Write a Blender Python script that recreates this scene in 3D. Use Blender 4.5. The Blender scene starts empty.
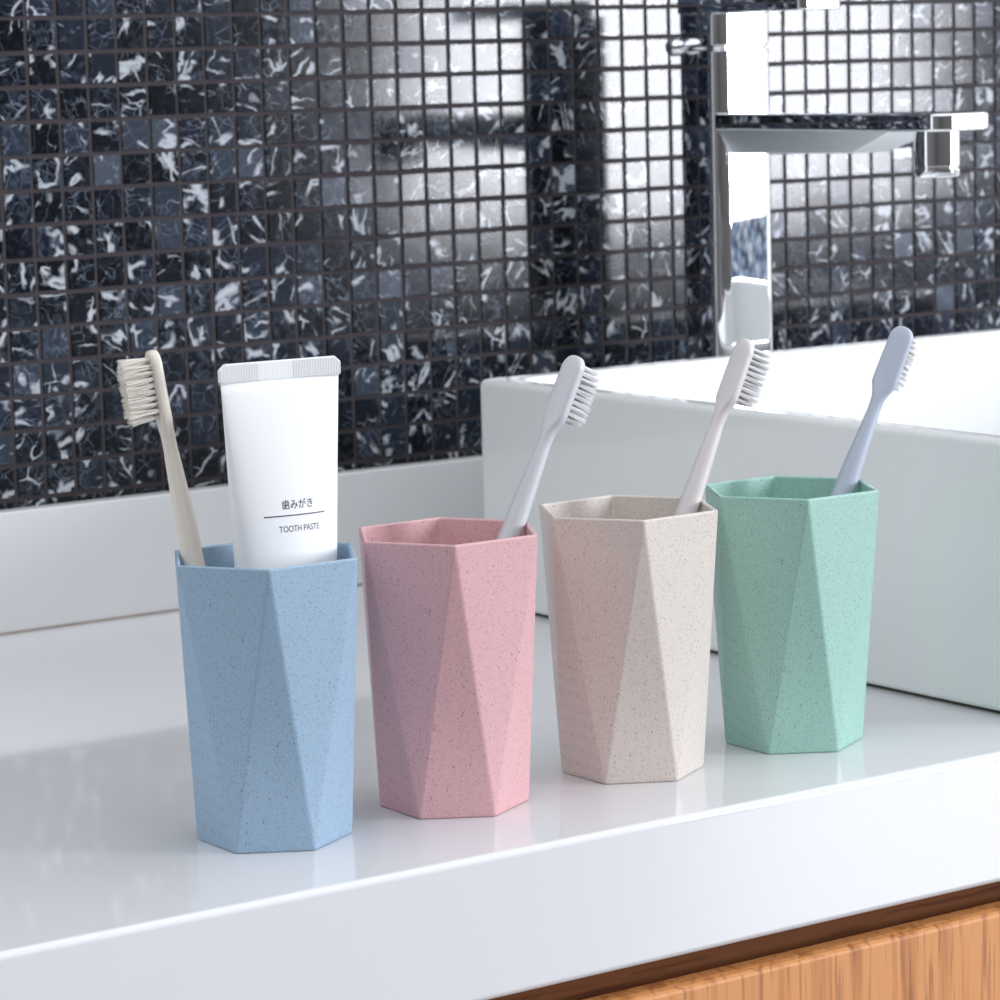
import bpy, bmesh, math, random
from mathutils import Vector, Matrix
random.seed(7)
S = bpy.context.scene
COL = S.collection
PI = math.pi

# ------------------------------------------------------------------ helpers
def link_mesh(name, verts, faces, mats, parent=None, smooth=False, face_mats=None):
    me = bpy.data.meshes.new(name)
    me.from_pydata([tuple(v) for v in verts], [], faces)
    me.update()
    o = bpy.data.objects.new(name, me)
    COL.objects.link(o)
    for m in (mats if isinstance(mats, (list, tuple)) else [mats]):
        me.materials.append(m)
    if face_mats:
        for p, i in zip(me.polygons, face_mats): p.material_index = i
    if smooth:
        for p in me.polygons: p.use_smooth = True
    if parent: o.parent = parent
    return o

def fix_normals(o):
    bm = bmesh.new(); bm.from_mesh(o.data)
    bmesh.ops.recalc_face_normals(bm, faces=bm.faces)
    bm.to_mesh(o.data); bm.free()
    return o

def bevel(o, w, seg=3, angle=30, smooth=True):
    m = o.modifiers.new('bevel', 'BEVEL'); m.width = w; m.segments = seg
    m.limit_method = 'ANGLE'; m.angle_limit = math.radians(angle); m.harden_normals = False
    if smooth:
        for p in o.data.polygons: p.use_smooth = True
        w2 = o.modifiers.new('wn', 'WEIGHTED_NORMAL'); w2.keep_sharp = True
    return o

def box(name, a, b, mat, parent=None, bev=0, seg=3):
    x0, y0, z0 = a; x1, y1, z1 = b
    v = [(x0,y0,z0),(x1,y0,z0),(x1,y1,z0),(x0,y1,z0),(x0,y0,z1),(x1,y0,z1),(x1,y1,z1),(x0,y1,z1)]
    f = [(0,3,2,1),(4,5,6,7),(0,1,5,4),(1,2,6,5),(2,3,7,6),(3,0,4,7)]
    o = link_mesh(name, v, f, mat, parent)
    if bev: bevel(o, bev, seg)
    return o

def loft(rings, cap=True):
    n = len(rings[0]); v = []; f = []
    for r in rings: v += r
    for i in range(len(rings)-1):
        for j in range(n):
            k = (j+1) % n
            f.append((i*n+j, i*n+k, (i+1)*n+k, (i+1)*n+j))
    if cap:
        f.append(tuple(reversed(range(n))))
        f.append(tuple(range((len(rings)-1)*n, len(rings)*n)))
    return v, f

def tag(o, label, cat, group=None):
    o['label'] = label; o['category'] = cat
    if group: o['group'] = group
    return o

def empty(name, loc, label, cat, group=None):
    o = bpy.data.objects.new(name, None); COL.objects.link(o); o.location = loc
    o.empty_display_size = .01
    return tag(o, label, cat, group)

def structure(o):
    o['kind'] = 'structure'; return o

# ------------------------------------------------------------------ materials
def newmat(name):
    m = bpy.data.materials.new(name); m.use_nodes = True
    nt = m.node_tree
    return m, nt, nt.nodes['Principled BSDF'], nt.nodes, nt.links

def simple(name, col, rough=.4, metal=0, ior=1.5, coat=0, sss=0, noise=0.0, nscale=60, bump=0, bscale=400):
    m, nt, b, N, L = newmat(name)
    b.inputs['Base Color'].default_value = (*col, 1)
    b.inputs['Roughness'].default_value = rough
    b.inputs['Metallic'].default_value = metal
    b.inputs['IOR'].default_value = ior
    b.inputs['Coat Weight'].default_value = coat
    b.inputs['Coat Roughness'].default_value = .05
    if sss:
        b.inputs['Subsurface Weight'].default_value = sss
        b.inputs['Subsurface Radius'].default_value = (.004, .004, .004)
        b.inputs['Subsurface Scale'].default_value = 1
    tc = N.new('ShaderNodeTexCoord')
    if noise:
        nz = N.new('ShaderNodeTexNoise'); nz.inputs['Scale'].default_value = nscale; nz.inputs['Detail'].default_value = 4
        L.new(tc.outputs['Object'], nz.inputs['Vector'])
        mx = N.new('ShaderNodeMix'); mx.data_type = 'RGBA'
        mx.inputs[6].default_value = (*col, 1)
        mx.inputs[7].default_value = (*[c*(1-noise) for c in col], 1)
        L.new(nz.outputs['Fac'], mx.inputs[0]); L.new(mx.outputs[2], b.inputs['Base Color'])
    if bump:
        nz = N.new('ShaderNodeTexNoise'); nz.inputs['Scale'].default_value = bscale
        L.new(tc.outputs['Object'], nz.inputs['Vector'])
        bp = N.new('ShaderNodeBump'); bp.inputs['Strength'].default_value = bump; bp.inputs['Distance'].default_value = .0003
        L.new(nz.outputs['Fac'], bp.inputs['Height']); L.new(bp.outputs['Normal'], b.inputs['Normal'])
    return m

def ramp(N, stops):
    r = N.new('ShaderNodeValToRGB')
    while len(r.color_ramp.elements) < len(stops): r.color_ramp.elements.new(.5)
    for e, (p, c) in zip(r.color_ramp.elements, stops):
        e.position = p; e.color = (*c, 1) if len(c) == 3 else c
    return r

def straw_plastic(name, col, speck):
    """wheat straw plastic: matte colour full of fine darker and lighter flecks"""
    m, nt, b, N, L = newmat(name)
    tc = N.new('ShaderNodeTexCoord')
    def flecks(scale, thr, rthr):
        vo = N.new('ShaderNodeTexVoronoi'); vo.inputs['Scale'].default_value = scale
        mp = N.new('ShaderNodeMapping'); mp.inputs['Scale'].default_value = (1, 1, .62)
        L.new(tc.outputs['Object'], mp.inputs[0]); L.new(mp.outputs[0], vo.inputs['Vector'])
        lt = N.new('ShaderNodeMath'); lt.operation = 'LESS_THAN'; lt.inputs[1].default_value = thr
        L.new(vo.outputs['Distance'], lt.inputs[0])
        sp = N.new('ShaderNodeSeparateColor'); L.new(vo.outputs['Color'], sp.inputs[0])
        g = N.new('ShaderNodeMath'); g.operation = 'GREATER_THAN'; g.inputs[1].default_value = rthr
        L.new(sp.outputs[0], g.inputs[0])
        mu = N.new('ShaderNodeMath'); mu.operation = 'MULTIPLY'
        L.new(lt.outputs[0], mu.inputs[0]); L.new(g.outputs[0], mu.inputs[1])
        return mu.outputs[0]
    def mix(a, bcol, fac, amt):
        mu = N.new('ShaderNodeMath'); mu.operation = 'MULTIPLY'; mu.inputs[1].default_value = amt
        L.new(fac, mu.inputs[0])
        mx = N.new('ShaderNodeMix'); mx.data_type = 'RGBA'
        if isinstance(a, tuple): mx.inputs[6].default_value = (*a, 1)
        else: L.new(a, mx.inputs[6])
        mx.inputs[7].default_value = (*bcol, 1)
        L.new(mu.outputs[0], mx.inputs[0]); return mx.outputs[2]
    nz = N.new('ShaderNodeTexNoise'); nz.inputs['Scale'].default_value = 900; nz.inputs['Detail'].default_value = 3
    L.new(tc.outputs['Object'], nz.inputs['Vector'])
    c = mix(col, tuple(x*.86 for x in col), nz.outputs['Fac'], .5)
    c = mix(c, tuple(min(1, x*1.3+.03) for x in col), flecks(1300, .35, .55), .28)
    c = mix(c, speck, flecks(1250, .36, .66), .36)
    c = mix(c, tuple(x*.5 for x in speck), flecks(520, .17, .90), .6)
    L.new(c, b.inputs['Base Color'])
    b.inputs['Roughness'].default_value = .36
    b.inputs['IOR'].default_value = 1.45
    bp = N.new('ShaderNodeBump'); bp.inputs['Strength'].default_value = .12; bp.inputs['Distance'].default_value = .0002
    L.new(nz.outputs['Fac'], bp.inputs['Height']); L.new(bp.outputs['Normal'], b.inputs['Normal'])
    return m

def marble_tile():
    m, nt, b, N, L = newmat('black_marble_mosaic')
    tc = N.new('ShaderNodeTexCoord')
    at = N.new('ShaderNodeAttribute'); at.attribute_name = 'tile_rand'
    sep = N.new('ShaderNodeSeparateColor'); L.new(at.outputs['Color'], sep.inputs[0])
    sc = N.new('ShaderNodeVectorMath'); sc.operation = 'SCALE'; sc.inputs['Scale'].default_value = 9
    L.new(at.outputs['Color'], sc.inputs[0])
    ad = N.new('ShaderNodeVectorMath'); ad.operation = 'ADD'
    L.new(tc.outputs['Object'], ad.inputs[0]); L.new(sc.outputs[0], ad.inputs[1])
    # every tile cut from the slab at its own angle
    vr = N.new('ShaderNodeVectorRotate'); vr.rotation_type = 'Y_AXIS'
    an = N.new('ShaderNodeMath'); an.operation = 'MULTIPLY'; an.inputs[1].default_value = 40
    L.new(sep.outputs[0], an.inputs[0]); L.new(an.outputs[0], vr.inputs['Angle']); L.new(ad.outputs[0], vr.inputs['Vector'])
    nz = N.new('ShaderNodeTexNoise'); nz.inputs['Scale'].default_value = 150; nz.inputs['Detail'].default_value = 5; nz.inputs['Roughness'].default_value = .62
    L.new(vr.outputs[0], nz.inputs['Vector'])
    s2 = N.new('ShaderNodeVectorMath'); s2.operation = 'SCALE'; s2.inputs['Scale'].default_value = .0045
    L.new(nz.outputs['Color'], s2.inputs[0])
    a2 = N.new('ShaderNodeVectorMath'); a2.operation = 'ADD'
    L.new(vr.outputs[0], a2.inputs[0]); L.new(s2.outputs[0], a2.inputs[1])
    vec = a2.outputs[0]
    st = N.new('ShaderNodeMapping'); st.inputs['Scale'].default_value = (1, 1, .28)
    L.new(vec, st.inputs[0]); svec = st.outputs[0]
    def M(op, a, c, clamp=False):
        n = N.new('ShaderNodeMath'); n.operation = op; n.use_clamp = clamp
        for i, x in enumerate((a, c)):
            if x is None: continue
            if isinstance(x, (int, float)): n.inputs[i].default_value = x
            else: L.new(x, n.inputs[i])
        return n.outputs[0]
    def noise(scale, detail=2):
        n = N.new('ShaderNodeTexNoise'); n.inputs['Scale'].default_value = scale; n.inputs['Detail'].default_value = detail
        L.new(vec, n.inputs['Vector']); return n.outputs['Fac']
    def vein(scale, width, wvar):
        vo = N.new('ShaderNodeTexVoronoi'); vo.feature = 'DISTANCE_TO_EDGE'; vo.inputs['Scale'].default_value = scale
        L.new(vec, vo.inputs['Vector'])
        w = M('MULTIPLY', wvar, width)
        q = M('DIVIDE', vo.outputs['Distance'], w)
        return M('SUBTRACT', 1.0, M('POWER', q, 1.6), True)
    def streak(scale, width, off):
        n = N.new('ShaderNodeTexNoise'); n.inputs['Scale'].default_value = scale; n.inputs['Detail'].default_value = 1.5
        mo = N.new('ShaderNodeVectorMath'); mo.operation = 'ADD'; mo.inputs[1].default_value = off
        L.new(svec, mo.inputs[0]); L.new(mo.outputs[0], n.inputs['Vector'])
        q = M('DIVIDE', M('ABSOLUTE', M('SUBTRACT', n.outputs['Fac'], .5), None), width)
        return M('SUBTRACT', 1.0, M('POWER', q, 1.5), True)
    n42 = noise(48, 1)
    wv = M('ADD', M('MULTIPLY', M('POWER', sep.outputs[1], 5), .9), M('MULTIPLY', M('POWER', noise(70), 3), 2.3))
    v1 = vein(48, .085, wv)
    v1 = M('MULTIPLY', v1, M('MULTIPLY', M('SUBTRACT', n42, .57), 14, True), True)
    # straight bold strokes crossing a tile
    k1 = M('MULTIPLY', streak(85, M('ADD', M('MULTIPLY', M('POWER', noise(50), 3), .22), .004), (3, 1, 7)), M('MULTIPLY', M('SUBTRACT', noise(66, 1), .52), 14, True))
    v1 = M('MAXIMUM', v1, k1)
    # hair-thin net
    v2 = M('MULTIPLY', vein(105, .030, M('ADD', noise(130), .2)), M('MULTIPLY', M('SUBTRACT', noise(52, 1), .47), 9, True))
    v2 = M('MAXIMUM', v2, M('MULTIPLY', streak(120, .010, (9, 4, 2)), M('MULTIPLY', M('SUBTRACT', noise(60, 1), .44), 7, True)))
    # whitish inclusions in a few tiles
    v3 = M('MULTIPLY', M('SUBTRACT', noise(62, 3), M('SUBTRACT', .81, M('MULTIPLY', M('POWER', sep.outputs[1], 10), .26))), 26, True)
    v3 = M('MULTIPLY', v3, M('ADD', M('MULTIPLY', noise(330, 3), .7), .5), True)
    v1 = M('MAXIMUM', v1, v3)
    cloud = M('MULTIPLY', M('SUBTRACT', noise(230, 6), .45), 2.2, True)
    cloud = M('MULTIPLY', cloud, M('ADD', M('POWER', sep.outputs[1], 2), .10))
    # base: navy black to slate from tile to tile
    br = ramp(N, [(0, (.002, .003, .005)), (.45, (.005, .007, .013)), (.8, (.014, .019, .031)), (.93, (.028, .036, .054)), (1, (.065, .077, .10))])
    L.new(sep.outputs[2], br.inputs[0])
    def mix(a, col, f):
        mx = N.new('ShaderNodeMix'); mx.data_type = 'RGBA'; L.new(a, mx.inputs[6]); mx.inputs[7].default_value = (*col, 1)
        L.new(f, mx.inputs[0]); return mx.outputs[2]
    c = mix(br.outputs[0], (.09, .115, .16), cloud)
    c = mix(c, (.21, .25, .32), M('MULTIPLY', v2, .65))
    c = mix(c, (.50, .53, .58), M('MULTIPLY', v1, .92))
    L.new(c, b.inputs['Base Color'])
    rr = M('ADD', M('MULTIPLY', noise(300, 3), .04), .085)
    L.new(rr, b.inputs['Roughness'])
    b.inputs['IOR'].default_value = 1.345
    bp = N.new('ShaderNodeBump'); bp.inputs['Strength'].default_value = .02; bp.inputs['Distance'].default_value = .0004
    L.new(noise(140, 3), bp.inputs['Height']); L.new(bp.outputs['Normal'], b.inputs['Normal'])
    return m

def wood(name, c0, c1, c2, rough, grain, along):
    """oak: long narrow grain lines running along the given axis"""
    m, nt, b, N, L = newmat(name)
    tc = N.new('ShaderNodeTexCoord'); mp = N.new('ShaderNodeMapping')
    mp.inputs['Scale'].default_value = {'z': (1, 1, .045), 'x': (.08, 1, 1)}[along]
    L.new(tc.outputs['Object'], mp.inputs[0])
    nz = N.new('ShaderNodeTexNoise'); nz.inputs['Scale'].default_value = grain; nz.inputs['Detail'].default_value = 5
    nz.inputs['Distortion'].default_value = .25
    L.new(mp.outputs[0], nz.inputs['Vector'])
    r = ramp(N, [(.28, c2), (.42, c1), (.50, c0), (.66, c0), (.80, c1)])
    L.new(nz.outputs['Fac'], r.inputs[0])
    n2 = N.new('ShaderNodeTexNoise'); n2.inputs['Scale'].default_value = grain*2.6; n2.inputs['Detail'].default_value = 3
    L.new(mp.outputs[0], n2.inputs['Vector'])
    r2 = ramp(N, [(.36, (.30, .20, .13)), (.44, (1, 1, 1))])
    L.new(n2.outputs['Fac'], r2.inputs[0])
    mx = N.new('ShaderNodeMix'); mx.data_type = 'RGBA'; mx.blend_type = 'MULTIPLY'; mx.inputs[0].default_value = .45
    L.new(r.outputs[0], mx.inputs[6]); L.new(r2.outputs[0], mx.inputs[7]); L.new(mx.outputs[2], b.inputs['Base Color'])
    b.inputs['Roughness'].default_value = rough
    bp = N.new('ShaderNodeBump'); bp.inputs['Strength'].default_value = .15; bp.inputs['Distance'].default_value = .0006
    L.new(n2.outputs['Fac'], bp.inputs['Height']); L.new(bp.outputs['Normal'], b.inputs['Normal'])
    return m

def pebbles():
    m, nt, b, N, L = newmat('blue_glass_pebbles')
    tc = N.new('ShaderNodeTexCoord')
    vo = N.new('ShaderNodeTexVoronoi'); vo.inputs['Scale'].default_value = 62
    L.new(tc.outputs['Object'], vo.inputs['Vector'])
    sp = N.new('ShaderNodeSeparateColor'); L.new(vo.outputs['Color'], sp.inputs[0])
    r = ramp(N, [(0, (.004, .008, .03)), (.35, (.01, .03, .09)), (.55, (.06, .14, .30)), (.75, (.45, .58, .72)), (1, (.9, .93, .95))])
    L.new(sp.outputs[0], r.inputs[0]); L.new(r.outputs[0], b.inputs['Base Color'])
    b.inputs['Roughness'].default_value = .1
    return m

MARBLE = marble_tile()
GROUT = simple('grey_grout', (.045, .038, .043), .85, noise=.35, nscale=500)
COUNTER = simple('white_counter', (.74, .745, .765), .06, ior=1.5, noise=.02, nscale=25)
SPLASH = simple('white_splash', (.78, .79, .80), .2, ior=1.5, noise=.03, nscale=30)
CAULK = simple('beige_caulk', (.50, .44, .40), .7, noise=.4, nscale=120)
CERAMIC = simple('white_ceramic', (.88, .895, .895), .08, ior=1.5, noise=.01, nscale=20)
CHROME = simple('chrome', (.92, .93, .95), .01, metal=1)
SATIN = simple('satin_chrome', (.88, .92, .94), .5, metal=1)
DARKRUB = simple('dark_gap', (.03, .03, .035), .6)
OAK = wood('oak_panel', (.66, .29, .10), (.56, .225, .07), (.36, .13, .04), .5, 120, 'z')
RAIL = wood('shaded_dark_oak_rail', (.17, .060, .022), (.11, .038, .014), (.06, .02, .009), .75, 90, 'x')  # dark wood, colour deepened by the shade of the reveal under the counter
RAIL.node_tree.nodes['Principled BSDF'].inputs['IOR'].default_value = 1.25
TUBE = simple('tube_plastic', (.86, .87, .89), .5, ior=1.4)
INK = simple('dark_ink', (.045, .045, .06), .5)
TAUPE = simple('taupe_paint', (.15, .145, .145), .7, noise=.05, nscale=8)
PAINT = simple('white_paint', (.6, .61, .63), .7, noise=.03, nscale=8)
FLOORM = simple('dark_floor', (.12, .115, .11), .4, noise=.1, nscale=5)
FRAMEM = simple('dark_frame', (.03, .03, .035), .5)
BRISTLE_W = simple('white_bristle', (.97, .97, .98), .4)
BRISTLE_C = simple('cream_bristle', (.96, .94, .90), .45)
def see_through(m, col):
    nt = m.node_tree; N, L = nt.nodes, nt.links
    t = N.new('ShaderNodeBsdfTranslucent'); t.inputs[0].default_value = (*col, 1)
    x = N.new('ShaderNodeMixShader'); x.inputs[0].default_value = .5
    L.new(N['Principled BSDF'].outputs[0], x.inputs[1]); L.new(t.outputs[0], x.inputs[2])
    L.new(x.outputs[0], N['Material Output'].inputs['Surface'])
see_through(BRISTLE_W, (1, 1, 1)); see_through(BRISTLE_C, (1, .98, .94))

# ------------------------------------------------------------------ the wall of mosaic
YW = 1.6755                     # face of the tiles
PX, PZ = .01937, .01954         # tile pitch
GX, GZ = .86977, .34842         # a grout crossing
def mosaic_wall():
    V = []; F = []; FM = []; RND = []
    c0, c1, r0, r1 = -36, 92, -22, 15
    x0 = GX + c0*PX; x1 = GX + c1*PX; z1 = GZ - r0*PZ; zb = -.75
    yg = YW + .0009
    # grout bed and wall core
    y2 = YW + .12
    V += [(x0,yg,zb),(x1,yg,zb),(x1,yg,z1),(x0,yg,z1),(x0,y2,zb),(x1,y2,zb),(x1,y2,z1),(x0,y2,z1)]
    F += [(0,1,2,3),(5,4,7,6),(4,0,3,7),(1,5,6,2),(3,2,6,7),(4,5,1,0)]; FM += [1]*6; RND += [(0,0,0)]*6
    gw = .00125
    for c in range(c0, c1):
        for r in range(r0, r1):
            xa = GX + c*PX + gw; xb = GX + (c+1)*PX - gw
            zt = GZ - r*PZ - gw; zl = GZ - (r+1)*PZ + gw
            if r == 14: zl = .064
            j = [random.uniform(-.00022, .00022) for _ in range(4)]
            xa += j[0]; xb += j[1]; zt += j[2]; zl += j[3] if r != 14 else 0
            cx, cz = (xa+xb)/2, (zt+zl)/2
            tx, tz = random.gauss(0, .0018), random.gauss(0, .0018)
            rn = (random.random(), random.random(), random.random()**1.25)
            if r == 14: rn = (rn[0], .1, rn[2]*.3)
            base = len(V)
            def Y(x, z, d): return YW + d + tx*(x-cx) + tz*(z-cz)
            for ins, dep in ((0, .0014), (.0, .00035), (.00012, .00012), (.0004, 0)):
                for x, z in ((xa+ins, zl+ins), (xb-ins, zl+ins), (xb-ins, zt-ins), (xa+ins, zt-ins)):
                    V.append((x, Y(x, z, dep), z))
            for k in range(3):
                for q in range(4):
                    n = (q+1) % 4
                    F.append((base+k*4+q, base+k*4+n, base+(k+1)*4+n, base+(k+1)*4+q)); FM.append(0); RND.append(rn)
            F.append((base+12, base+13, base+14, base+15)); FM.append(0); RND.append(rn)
    o = link_mesh('wall_back', V, F, [MARBLE, GROUT], face_mats=FM)
    at = o.data.attributes.new('tile_rand', 'FLOAT_COLOR', 'FACE')
    for i, rn in enumerate(RND): at.data[i].color = (*rn, 1)
    return structure(o)
mosaic_wall()
X0W, X1W = GX-36*PX, GX+92*PX
structure(box('trim_1', (X0W, YW+.001, GZ+22*PZ), (X1W, YW+.12, 1.6), PAINT))

# floor and the wall behind the camera with its tall window
structure(box('floor', (-4.0, -4.15, -.80), (8.6, 1.80, -.75), FLOORM))
WY = -4.0
structure(box('wall_left', (-4.12, -4.12, -.75), (-4.0, 1.80, 2.3), TAUPE))
def wall_with_window():
    wx0, wx1, wz0, wz1 = 4.94, 6.95, -.16, 2.2
    V = []; F = []
    def bx(a, b):
        n = len(V); x0,y0,z0 = a; x1,y1,z1 = b
        V.extend([(x0,y0,z0),(x1,y0,z0),(x1,y1,z0),(x0,y1,z0),(x0,y0,z1),(x1,y0,z1),(x1,y1,z1),(x0,y1,z1)])
        F.extend([tuple(n+i for i in f) for f in ((0,3,2,1),(4,5,6,7),(0,1,5,4),(1,2,6,5),(2,3,7,6),(3,0,4,7))])
    T = .12
    bx((-4.0, WY-T, -.75), (wx0, WY, 2.3))
    bx((wx1, WY-T, -.75), (8.6, WY, 2.3))
    bx((wx0, WY-T, -.75), (wx1, WY, wz0))
    bx((wx0, WY-T, wz1), (wx1, WY, 2.3))
    structure(link_mesh('wall_front', V, F, TAUPE))
    structure(box('trim_2', (4.4, WY, -.62), (7.3, WY+.012, -.162), pebbles()))
    w = bpy.data.objects.new('window_1', None); COL.objects.link(w); w.location = (wx0, WY, wz0); structure(w)
    def fr(name, a, b):
        o = box(name, a, b, FRAMEM, bev=.003); o.parent = w; o.matrix_parent_inverse = Matrix.Translation((-wx0, -WY, -wz0)); return o
    for nm, a, b in (('window_frame', (wx0, wz0), (wx0+.03, wz1)), ('window_frame', (wx1-.03, wz0), (wx1, wz1)), ('window_frame', (wx0+.031, wz1-.03), (wx1-.031, wz1))):
        fr(nm, (a[0], WY-.10, a[1]), (b[0], WY-.02, b[1]))
    # daylight: the bright sky outside
    ld = bpy.data.lights.new('daylight', 'AREA'); ld.shape = 'RECTANGLE'
    ld.size = wx1-wx0+.1; ld.size_y = wz1-wz0+.1
    lo = bpy.data.objects.new('window_daylight', ld); COL.objects.link(lo)
    lo.location = ((wx0+wx1)/2, WY-.115, (wz0+wz1)/2)
    lo.rotation_euler = (math.radians(90), 0, 0)
    ld.color = (.915, .935, 1.0)
    A = ld.size*ld.size_y
    ld.energy = LWIN*A*PI
    return lo
LWIN = 27.0
wall_with_window()

# ------------------------------------------------------------------ counter, splash, cabinet
YF, YS = 1.0603, 1.6635
ct = box('countertop', (.1, YF, -.0612), (2.6, YW+.0008, 0), COUNTER, bev=.0032, seg=4)
tag(ct, 'glossy white solid countertop with a thick front edge carrying the tumblers and sink', 'countertop')
bs = box('backsplash', (.1, YS, .0001), (2.6, YW+.0006, .0702), SPLASH, bev=.0012)
tag(bs, 'low white upstand running along the foot of the mosaic wall', 'backsplash')
cb = box('caulk_line', (.1, YS-.0012, .0001), (2.6, YS+.002, .0014), CAULK, parent=bs); cb['label'] = 'beige sealant line'

cab = empty('vanity_cabinet', (.1, YF, -.75), 'oak vanity cabinet with vertical grain under the white countertop', 'cabinet')
def under(o, par, loc):
    o.parent = par; o.matrix_parent_inverse = Matrix.Translation([-c for c in loc]); return o
CL = (.1, YF, -.75)
o = under(box('recessed_rail', (.1, YF+.022, -.12), (2.6, YF+.045, -.0613), RAIL), cab, CL); o['label'] = 'recessed rail, dark brown with the reveal shade in its colour'
def door(x0, x1):
    zt = -.0738; y0 = YF+.0008; y1 = YF+.0145
    prof = [(y0, -.735), (y0, zt-.0034), (y0+.0006, zt-.0022), (y0+.0018, zt-.0012), (y0+.0045, zt-.0004), (y1-.003, zt), (y1, zt-.001), (y1, -.735)]
    V = [(x0, y, z) for y, z in prof] + [(x1, y, z) for y, z in prof]
    n = len(prof)
    F = [(i, (i+1) % n, n+(i+1) % n, n+i) for i in range(n)] + [tuple(range(n)), tuple(reversed(range(n, 2*n)))]
    o = fix_normals(link_mesh('door', V, F, OAK)); under(o, cab, CL)
    return o
door(.11, 1.32); door(1.324, 2.59)
under(box('body', (.1, YF+.046, -.74), (2.6, YW-.02, -.0616), OAK), cab, CL)

# ------------------------------------------------------------------ sink
def rrect(x0, x1, y0, y1, z, r, n=8):
    out = []
    for cx, cy, a in ((x1-r, y0+r, -90), (x1-r, y1-r, 0), (x0+r, y1-r, 90), (x0+r, y0+r, 180)):
        for i in range(n+1):
            t = math.radians(a+90*i/n); out.append((cx+r*math.cos(t), cy+r*math.sin(t), z))
    return out
SX0, SX1, SY0, SY1, SH = 1.0870, 1.70, 1.083, 1.5501, .13415
sink = empty('vessel_sink', (1.39, 1.316, 0), 'white rectangular ceramic vessel sink standing on the countertop at right', 'sink')
SL = (1.39, 1.316, 0)
def sink_mesh():
    R = []
    def ring(ins, z, r): R.append(rrect(SX0+ins, SX1-ins, SY0+ins, SY1-ins, z, max(r-ins, .001)))
    ring(.004, .0016, .0055); ring(.0012, .0022, .0055); ring(0, .0042, .0055)
    e = .0042
    ring(0, SH-e, .0055)
    for k in range(1, 7):
        a = k/6*PI/2; ring(e*(1-math.cos(a)), SH-e+e*math.sin(a), .0055)
    w = .016
    ring(w-e, SH, .02)
    for k in range(1, 6):
        a = k/5*PI/2; R.append(rrect(SX0+w-e+e*math.sin(a), SX1-w+e-e*math.sin(a), SY0+w-e+e*math.sin(a), SY1-w+e-e*math.sin(a), SH-e*(1-math.cos(a)), .018))
    R.append(rrect(SX0+w+.003, SX1-w-.003, SY0+w+.003, SY1-w-.003, .055, .03))
    for k in range(1, 7):
        a = k/6*PI/2; q = .03*(1-math.cos(a)); R.append(rrect(SX0+w+.003+q, SX1-w-.003-q, SY0+w+.003+q, SY1-w-.003-q, .055-.03*math.sin(a), .03))
    V, F = loft(R)
    return V, F
V, F = sink_mesh()
o = fix_normals(link_mesh('basin', V, F, CERAMIC, smooth=True)); under(o, sink, SL)
m = o.modifiers.new('wn', 'WEIGHTED_NORMAL')
o = under(box('foot', (SX0+.004, SY0+.004, 0), (SX1-.004, SY1-.004, .0018), simple('sealant', (.10, .09, .06), .7)), sink, SL); o['label'] = 'sealant gap darkened with the shadow under the basin'  # brownish sealant; its dark colour also carries the gap shadow below the basin
# drain
V, F = loft([[(1.39+r*math.cos(t*PI/16), 1.32+r*math.sin(t*PI/16), z) for t in range(32)] for r, z in ((.033, .0245), (.033, .0265), (.031, .0275), (.024, .0272), (.022, .029), (.003, .030))])
under(fix_normals(link_mesh('drain', V, F, CHROME, smooth=True)), sink, SL)

# ------------------------------------------------------------------ faucet
FX0, FY0, FW, FD = 1.2886, 1.5707, .0468, .0421
fau = empty('basin_mixer_tap', (FX0+FW/2, FY0+FD/2, 0), 'tall square chrome basin mixer tap behind the white sink', 'faucet')
FL = (FX0+FW/2, FY0+FD/2, 0)
def col(name, z0, z1, ins=0, r=.0095, mat=CHROME, b=.0008):
    rings = []
    def rg(i, z): rings.append(rrect(FX0+ins+i, FX0+FW-ins-i, FY0+ins+i, FY0+FD-ins-i, z, max(r-ins-i, .001), 6))
    rg(b, z0); rg(0, z0+b); rg(0, z1-b); rg(b, z1)
    V, F = loft(rings); o = fix_normals(link_mesh(name, V, F, mat, smooth=True)); under(o, fau, FL)
    o.modifiers.new('wn', 'WEIGHTED_NORMAL').keep_sharp = True
    return o
col('column', .004, .3198)
o = col('seam_ring', .3196, .3226, ins=.0024); 
col('handle_body', .3224, .3426)
V, F = loft([rrect(FX0-i, FX0+FW+i, FY0-i, FY0+FD+i, z, .007) for i, z in ((.006, 0), (.006, .003), (.005, .004), (0, .0042))])
under(fix_normals(link_mesh('base_flange', V, F, CHROME)), fau, FL)
# lever: flat plate over the handle body reaching over the sink
V, F = loft([rrect(FX0+.0006+i, FX0+.0340-i, 1.4915+i, FY0+FD-i, z, .0055-i) for i, z in ((.0012, .3424), (.0003, .3427), (0, .3436), (0, .3524), (.0003, .3533), (.0012, .3536))])
lv = under(fix_normals(link_mesh('lever', V, F, CHROME, smooth=True)), fau, FL)
lv.modifiers.new('wn', 'WEIGHTED_NORMAL').keep_sharp = True
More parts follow.
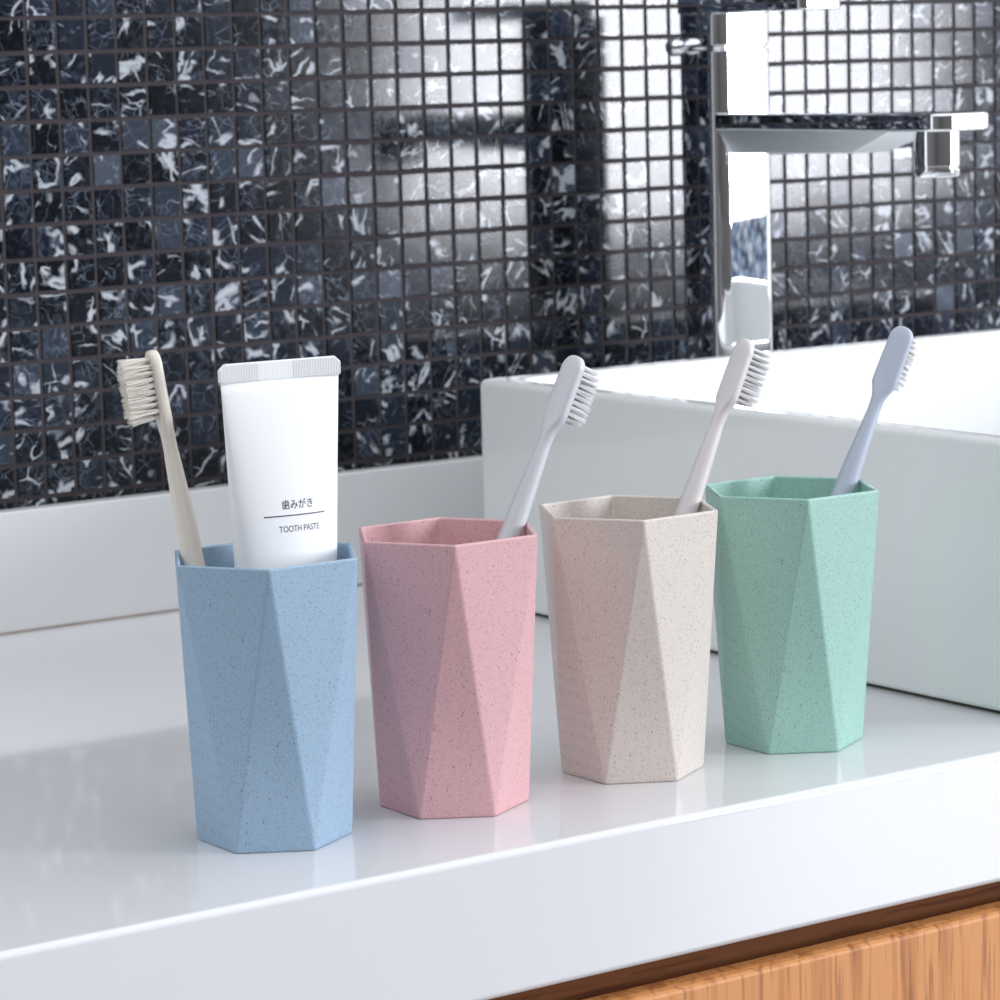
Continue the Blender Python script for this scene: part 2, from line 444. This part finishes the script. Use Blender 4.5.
# spout
def spout():
    z1, z0 = .2812, .2709; xa, xb = FX0+.0010, FX0+.0455; ya, yb = 1.3735, FY0+.004
    r = .011
    def outline(i, z):
        pts = [(xb-i, yb, z), (xa+i, yb, z)]
        for k in range(9):
            t = PI + k/8*PI/2; pts.append((xa+r+(r-i)*math.cos(t), ya+r+(r-i)*math.sin(t), z))
        for k in range(9):
            t = 1.5*PI + k/8*PI/2; pts.append((xb-r+(r-i)*math.cos(t), ya+r+(r-i)*math.sin(t), z))
        return pts
    e = .0016; R = [outline(e, z0)] + [outline(e*(1-math.sin(a)), z0+e*(1-math.cos(a))) for a in (.4, .8, 1.2, PI/2)]
    R += [outline(e*(1-math.cos(a)), z1-e+e*math.sin(a)) for a in (0, .4, .8, 1.2, PI/2)]
    V, F = loft(R)
    s = fix_normals(link_mesh('spout', V, F, CHROME, smooth=True)); under(s, fau, FL)
    s.modifiers.new('wn', 'WEIGHTED_NORMAL').keep_sharp = True
    # keel under the bar, flanks sloping inwards
    P = []
    for y, zb_, ins in ((yb, .2560, .0068), (1.457, .2574, .0068), (1.419, .2699, .0012)):
        P.append([(xa+.001, y, z0+.0006), (xb-.001, y, z0+.0006), (xb-.001-ins, y, zb_), (xa+.001+ins, y, zb_)])
    V, F = loft(P)
    k = fix_normals(link_mesh('spout_keel', V, F, SATIN)); under(k, fau, FL); bevel(k, .0008, 2)
    cx, cy = (xa+xb)/2, 1.400
    R = []
    for rr, z in ((.0135, z0+.0004), (.0135, .2505), (.0128, .2500), (.0128, .2492), (.0135, .2488), (.0135, .2452), (.0128, .2442), (.0105, .2442), (.0105, .248), (.001, .249)):
        R.append([(cx+rr*math.cos(t*PI/20), cy+rr*math.sin(t*PI/20), z) for t in range(40)])
    V, F = loft(R)
    a = fix_normals(link_mesh('aerator', V, F, CHROME, smooth=True)); under(a, fau, FL)
    m = a.modifiers.new('es', 'EDGE_SPLIT'); m.split_angle = math.radians(40)
spout()
# small knob on the back-left of the handle seam
V, F = loft([[(FX0-x, FY0+FD-.010+0.0055*s*math.cos(t*PI/8), .3222+.0055*s*math.sin(t*PI/8)) for t in range(16)] for x, s in ((-.001, .8), (.0015, .8), (.002, 1), (.009, 1), (.0115, .75))])
under(fix_normals(link_mesh('knob', V, F, CHROME, smooth=True)), fau, FL)

# ------------------------------------------------------------------ tumblers
RT, RB, TW, CH = .04287, .03246, 28.0, .12
def tumbler_mesh(ang):
    def hexr(r, a, z): return [(r*math.cos(math.radians(a+60*i)), r*math.sin(math.radians(a+60*i)), z) for i in range(6)]
    t = .0022
    To = hexr(RT, ang, CH); Bo = hexr(RB, ang+TW, 0)
    Ti = hexr(RT-t, ang, CH); Bi = hexr(RB-t, ang+TW, .004)
    V = To+Bo+Ti+Bi; F = []
    for i in range(6):
        k = (i+1) % 6
        F += [(i, 6+i, k), (6+i, 6+k, k)]                    # outer folded facets
        F += [(12+i, 12+k, 18+i), (18+i, 12+k, 18+k)]
        F += [(i, k, 12+k, 12+i)]
    F += [tuple(6+i for i in reversed(range(6))), tuple(18+i for i in range(6))]
    return V, F
def tumbler(x, y, ang, mat, label):
    V, F = tumbler_mesh(ang)
    o = fix_normals(link_mesh('tumbler', V, F, mat)); o.location = (x, y, 0)
    m = o.modifiers.new('bevel', 'BEVEL'); m.width = .0009; m.segments = 3; m.limit_method = 'ANGLE'; m.angle_limit = math.radians(8)
    for p in o.data.polygons: p.use_smooth = True
    w = o.modifiers.new('wn', 'WEIGHTED_NORMAL'); w.keep_sharp = True
    return tag(o, label, 'cup', 'faceted straw plastic tumblers in a row')
tumbler(.69433, 1.14613, 120.65, straw_plastic('blue_straw_plastic', (.31, .44, .575), (.12, .12, .12)), 'blue faceted speckled tumbler holding the toothpaste tube')
tumbler(.78533, 1.14516, 119.73, straw_plastic('pink_straw_plastic', (.70, .415, .435), (.22, .10, .10)), 'pink faceted speckled tumbler between the blue and beige ones')
tumbler(.88402, 1.14573, 121.67, straw_plastic('beige_straw_plastic', (.68, .62, .57), (.22, .15, .11)), 'beige faceted speckled tumbler between the pink and green ones')
tumbler(.97767, 1.14318, 119.86, straw_plastic('green_straw_plastic', (.35, .59, .515), (.10, .16, .12)), 'mint green faceted speckled tumbler nearest the sink')

# ------------------------------------------------------------------ toothbrushes
RIGHT = Vector((.8135, -.5815, -.0261)).normalized()   # direction in which the brushes lean
AWAY = Vector((.57375, .80740, -.13752))
def toothbrush(bottom, tip, bdir, mat, bmat, label, bend=0, splay=.0):
    bottom = Vector(bottom); tip = Vector(tip)
    L = (tip-bottom).length; a = (tip-bottom)/L
    b = (bdir - a*bdir.dot(a)).normalized(); w = a.cross(b)
    root = empty('toothbrush', bottom, label, 'toothbrush', 'toothbrushes leaning in the tumblers')
    hl = .0315
    #       s (from bottom), half width, half thickness, offset along bristle direction
    st = [(0, .0030, .0026, 0), (.002, .0046, .0040, 0), (.006, .0054, .0047, 0), (.03, .0057, .0050, 0), (.09, .0056, .0048, 0),
          (L*.62, .0049, .0044, 0), (L*.75, .0036, .0036, 0), (L-hl-.010, .0030, .0030, 0), (L-hl-.004, .0033, .0029, .0), (L-hl, .0047, .0028, .0002), (L-hl+.003, .0060, .0027, .0003),
          (L-hl+.007, .0061, .0027, .0003), (L-hl+.016, .0060, .0027, .0003), (L-.007, .0058, .0027, .0003)]
    for k in range(1, 7):
        t = k/6*PI/2*.97; st.append((L-.007+.007*math.sin(t), .0058*math.cos(t)**.8+.0002, .0027*(.35+.65*math.cos(t)**.6), .0003))
    rings = []
    n = 28
    # resample smoothly
    def lerp(s):
        for i in range(len(st)-1):
            if st[i][0] <= s <= st[i+1][0]:
                u = (s-st[i][0])/(st[i+1][0]-st[i][0]); u2 = u*u*(3-2*u) if st[i][0] > L*.5 and s < L-.02 else u
                return [st[i][j]+(st[i+1][j]-st[i][j])*u2 for j in (1, 2, 3)]
        return st[-1][1:]
    ss = [0, .001, .002, .004, .006] + [.006+(L-hl-.014-.006)*k/16 for k in range(1, 17)] + [L-hl-.014+.014*k/7 for k in range(1, 8)] + [L-hl+.0245*k/10 for k in range(1, 11)] + [q[0] for q in st[-6:]]
    for s in ss:
        hw, ht, off = lerp(s)
        bd = bend*math.sin(min(1, max(0, s/(L*.93)))*PI)**1.5
        ring = []
        ex = 2.0 if s < L-hl-.006 else 3.2
        if s >= L-hl-.006: ex = 2.0+1.3*min(1, (s-(L-hl-.006))/.008)
        for k in range(n):
            t = 2*PI*k/n; c, q = math.cos(t), math.sin(t)
            u = hw*math.copysign(abs(c)**(2/ex), c); v_ = ht*math.copysign(abs(q)**(2/ex), q)
            p = a*s + w*u + b*(v_+off+bd); ring.append(p)
        rings.append(ring)
    V, F = loft(rings)
    h = fix_normals(link_mesh('handle', V, F, mat, root, smooth=True))
    # bristle tufts: ten rows of three or four
    rnd = random.Random(int(L*1e6))
    V = []; F = []
    for row in range(10):
        s0 = L-hl+.0042+row*.00262
        ncol = 3 if row in (0, 9) else 4
        for cidx in range(ncol):
            u0 = (cidx-(ncol-1)/2)*.0024
            for k in range(34):
                rr = .00095*math.sqrt(rnd.random()); th = rnd.random()*2*PI
                ds, du = rr*math.cos(th), rr*math.sin(th)
                hgt = .0118 + rnd.uniform(-.0004, .0003) - (.0005 if row in (0, 9) else 0) + .0004*((row % 2))
                sp = splay
                e_s = ds*(1.15+sp*.6)+rnd.gauss(0, .00018+sp*.0006)
                e_u = du*(1.15+sp*.6)+rnd.gauss(0, .00018+sp*.0006)+u0*sp*.12
                P0 = a*(s0+ds) + w*(u0+du) + b*.0026
                Pm = a*(s0+ds*.5+e_s*.5) + w*(u0+du*.5+e_u*.5) + b*(.0030+hgt*.55)
                P1 = a*(s0+e_s) + w*(u0+e_u) + b*(.0030+hgt)
                i0 = len(V); rad = .00013
                for P, q in ((P0, 1), (Pm, 1), (P1, .55)):
                    for j in range(3):
                        t = j*2*PI/3; V.append(P + a*(rad*q*math.cos(t)) + w*(rad*q*math.sin(t)))
                for lv in range(2):
                    for j in range(3):
                        j2 = (j+1) % 3; F.append((i0+lv*3+j, i0+lv*3+j2, i0+lv*3+3+j2, i0+lv*3+3+j))
                F.append((i0+6, i0+7, i0+8))
    br = link_mesh('bristles', V, F, bmat, root)
    return root
def bd(alpha, sgn):
    t = math.radians(alpha); return RIGHT*(sgn*math.cos(t)) + AWAY*math.sin(t)
BR = dict(rough=.38, ior=1.46, coat=.15)
toothbrush((.6802, 1.1564, .0075), (.65905, 1.1712, .20579), bd(-24, -1),
           simple('cream_plastic', (.74, .68, .60), **BR), BRISTLE_C,
           'cream toothbrush with flared bristles facing left in the blue tumbler', bend=-.0022, splay=.75)
toothbrush((.76631, 1.14789, .0075), (.84910, 1.13419, .19117), bd(45, 1),
           simple('pale_grey_plastic', (.60, .62, .66), **BR), BRISTLE_W,
           'pale grey toothbrush leaning right in the pink tumbler', splay=.12)
toothbrush((.86753, 1.14785, .0075), (.94653, 1.13566, .19142), bd(36, 1),
           simple('warm_white_plastic', (.72, .685, .685), **BR), BRISTLE_W,
           'warm white toothbrush leaning right in the beige tumbler', splay=.05)
toothbrush((.95700, 1.14765, .0075), (1.04047, 1.13290, .19037), bd(62, 1),
           simple('lavender_plastic', (.49, .54, .65), **BR), BRISTLE_W,
           'bluish lavender toothbrush leaning right in the mint green tumbler', splay=.12)

# ------------------------------------------------------------------ toothpaste tube
def make_tube():
    base = Vector((.7043, 1.1462, .0045)); top = Vector((.7050, 1.1466, .1997))
    ax = (top-base).normalized(); Lh = (top-base).length
    wd = Vector((math.cos(math.radians(-3.0)), math.sin(math.radians(-3.0)), 0)); wd = (wd-ax*wd.dot(ax)).normalized()
    nd = wd.cross(ax)           # towards the front
    if nd.y > 0: nd = -nd
    root = empty('toothpaste_tube', base, 'white toothpaste tube with dark lettering standing cap down in the blue tumbler', 'toothpaste')
    def P(s, u, v): return ax*s + wd*u + nd*v
    s0, sc = .030, Lh-.0078       # shoulder, start of crimp
    def dims(s):
        t = max(0, (s-s0)/(sc-s0))
        A = .0190 + .0088*t**1.0; B = .0190*(1-t)**.80*(1+.10*t) + .0007
        return A, B, 2.0
    N_ = 64
    def ring(s, sca=1.0):
        A, B, e = dims(s); A *= sca; B *= sca
        return [P(s, A*math.cos(2*PI*k/N_), B*math.sin(2*PI*k/N_)) for k in range(N_)]
    R = [ring(s0-.006, .55), ring(s0-.004, .86), ring(s0-.0022, .965), ring(s0-.0008, .995)]
    for k in range(0, 33): R.append(ring(s0+(sc-s0)*k/32))
    V, F = loft(R)
    fix_normals(link_mesh('body', V, F, TUBE, root, smooth=True))
    # crimped seal: fine upright ridges and clipped corners
    W = .0284; n = 150; V = []; F = []
    h = Lh-sc
    for side in (1, -1):
        for i in range(n+1):
            u = -W+2*W*i/n
            e = W-abs(u)
            zt = h - max(0, .0026-e)*.85; zb = max(0, .0010-e)*.8
            rid = (.00026 if i % 2 else -.00004)
            rid_m = rid if not (abs(u+.002) < .008) else rid*.45
            for z, th in ((zb-.0004, .0006), (zb+.0003, .00085+rid_m), (zt-.0005, .00085+rid_m), (zt, .0005)):
                V.append(P(sc+z, u, side*th))
    m = 4; Kk = (n+1)*m
    for sd in (0, 1):
        for i in range(n):
            for j in range(m-1):
                a_ = sd*Kk+i*m+j; F.append((a_, a_+m, a_+m+1, a_+1))
    for i in range(n):
        F.append((i*m, (i+1)*m, Kk+(i+1)*m, Kk+i*m)); F.append((i*m+m-1, (i+1)*m+m-1, Kk+(i+1)*m+m-1, Kk+i*m+m-1))
    for i in (0, n):
        F.append(tuple([i*m+j for j in range(m)] + [Kk+i*m+j for j in reversed(range(m))]))
    c = fix_normals(link_mesh('crimp_seal', V, F, TUBE, root)); c['label'] = 'ridged flat crimped end'
    # flip cap
    R = [[P(s, r*math.cos(2*PI*k/48), r*math.sin(2*PI*k/48)) for k in range(48)] for s, r in ((0, .0118), (.0008, .0128), (.022, .0136), (.0232, .0128), (.0262, .0100))]
    V, F = loft(R); c = fix_normals(link_mesh('cap', V, F, TUBE, root))
    bevel(c, .0004, 2)
    # printing that lies on the front
    def onsurf(u, s, lift=.00006):
        A, B, e = dims(s); u = max(-A*.99, min(A*.99, u))
        v = B*math.sqrt(1-(u/A)**2); nn = Vector((u/A**2, v/B**2, 0)).normalized()
        return P(s, u+nn.x*lift, v+nn.y*lift)
    def text(name, body, size, uc, sc_, off=0, label=None, width=None):
        cu = bpy.data.curves.new(name, 'FONT'); cu.body = body; cu.size = size; cu.align_x = 'CENTER'; cu.align_y = 'CENTER'
        cu.offset = off; cu.resolution_u = 4
        to = bpy.data.objects.new(name+'_tmp', cu); COL.objects.link(to)
        dg = bpy.context.evaluated_depsgraph_get()
        me = bpy.data.meshes.new_from_object(to.evaluated_get(dg))
        bpy.data.objects.remove(to); 
        bm = bmesh.new(); bm.from_mesh(me)
        bmesh.ops.subdivide_edges(bm, edges=[e for e in bm.edges if e.calc_length() > size*.3], cuts=3)
        bmesh.ops.triangulate(bm, faces=bm.faces)
        xs = [v.co.x for v in bm.verts]; x0, x1 = min(xs), max(xs); k = (width/(x1-x0)) if width else 1
        for v in bm.verts:
            v.co = onsurf(uc+(v.co.x-(x0+x1)/2)*k, sc_+v.co.y*1.0)
        bm.to_mesh(me); bm.free()
        me.materials.clear(); me.materials.append(INK)
        o = bpy.data.objects.new(name, me); COL.objects.link(o); o.parent = root
        if label: o['label'] = label
        return o
    zl = .1316
    SG = 1 if P(0, 1, 0).dot(RIGHT) > 0 else -1
    text('printed_name', '歯みがき', .0042, .0014, zl+.0042, .00005, 'dark japanese lettering', width=.0146)
    text('printed_words', 'TOOTH PASTE', .0036, .0016, zl-.0056, .00002, 'thin grey latin lettering', width=.0190)
    V = []; F = []
    nn = 24
    for i in range(nn+1):
        u = -.0140+.0285*i/nn
        V += [onsurf(u, zl-.00026), onsurf(u, zl+.00026)]
    for i in range(nn): F.append((i*2, i*2+2, i*2+3, i*2+1))
    o = fix_normals(link_mesh('printed_line', V, F, INK, root)); o['label'] = 'thin dark rule'
make_tube()

# ------------------------------------------------------------------ camera, world
cam = bpy.data.cameras.new('camera'); co = bpy.data.objects.new('camera', cam); COL.objects.link(co)
S.camera = co
rt = Vector((.81278746, -.58198646, -.02585158)); up = Vector((.10090633, .09694065, .99016182)); fw = Vector((.57375471, .80739969, -.13751826))
M = Matrix((rt, up, -fw)).transposed().to_4x4(); M.translation = Vector((0, 0, .325427))
co.matrix_world = M
cam.sensor_width = 36; cam.lens = 3264.64/1000*36
cam.clip_start = .05
cam.dof.use_dof = True; cam.dof.focus_distance = 1.42; cam.dof.aperture_fstop = 26

w = bpy.data.worlds.new('world'); S.world = w; w.use_nodes = True
bg = w.node_tree.nodes['Background']
bg.inputs[0].default_value = (.93, .96, 1.0, 1); bg.inputs[1].default_value = .90

S.view_settings.view_transform = 'Standard'; S.view_settings.look = 'None'
S.view_settings.exposure = .64; S.view_settings.gamma = 1; S.view_settings.use_curve_mapping = False
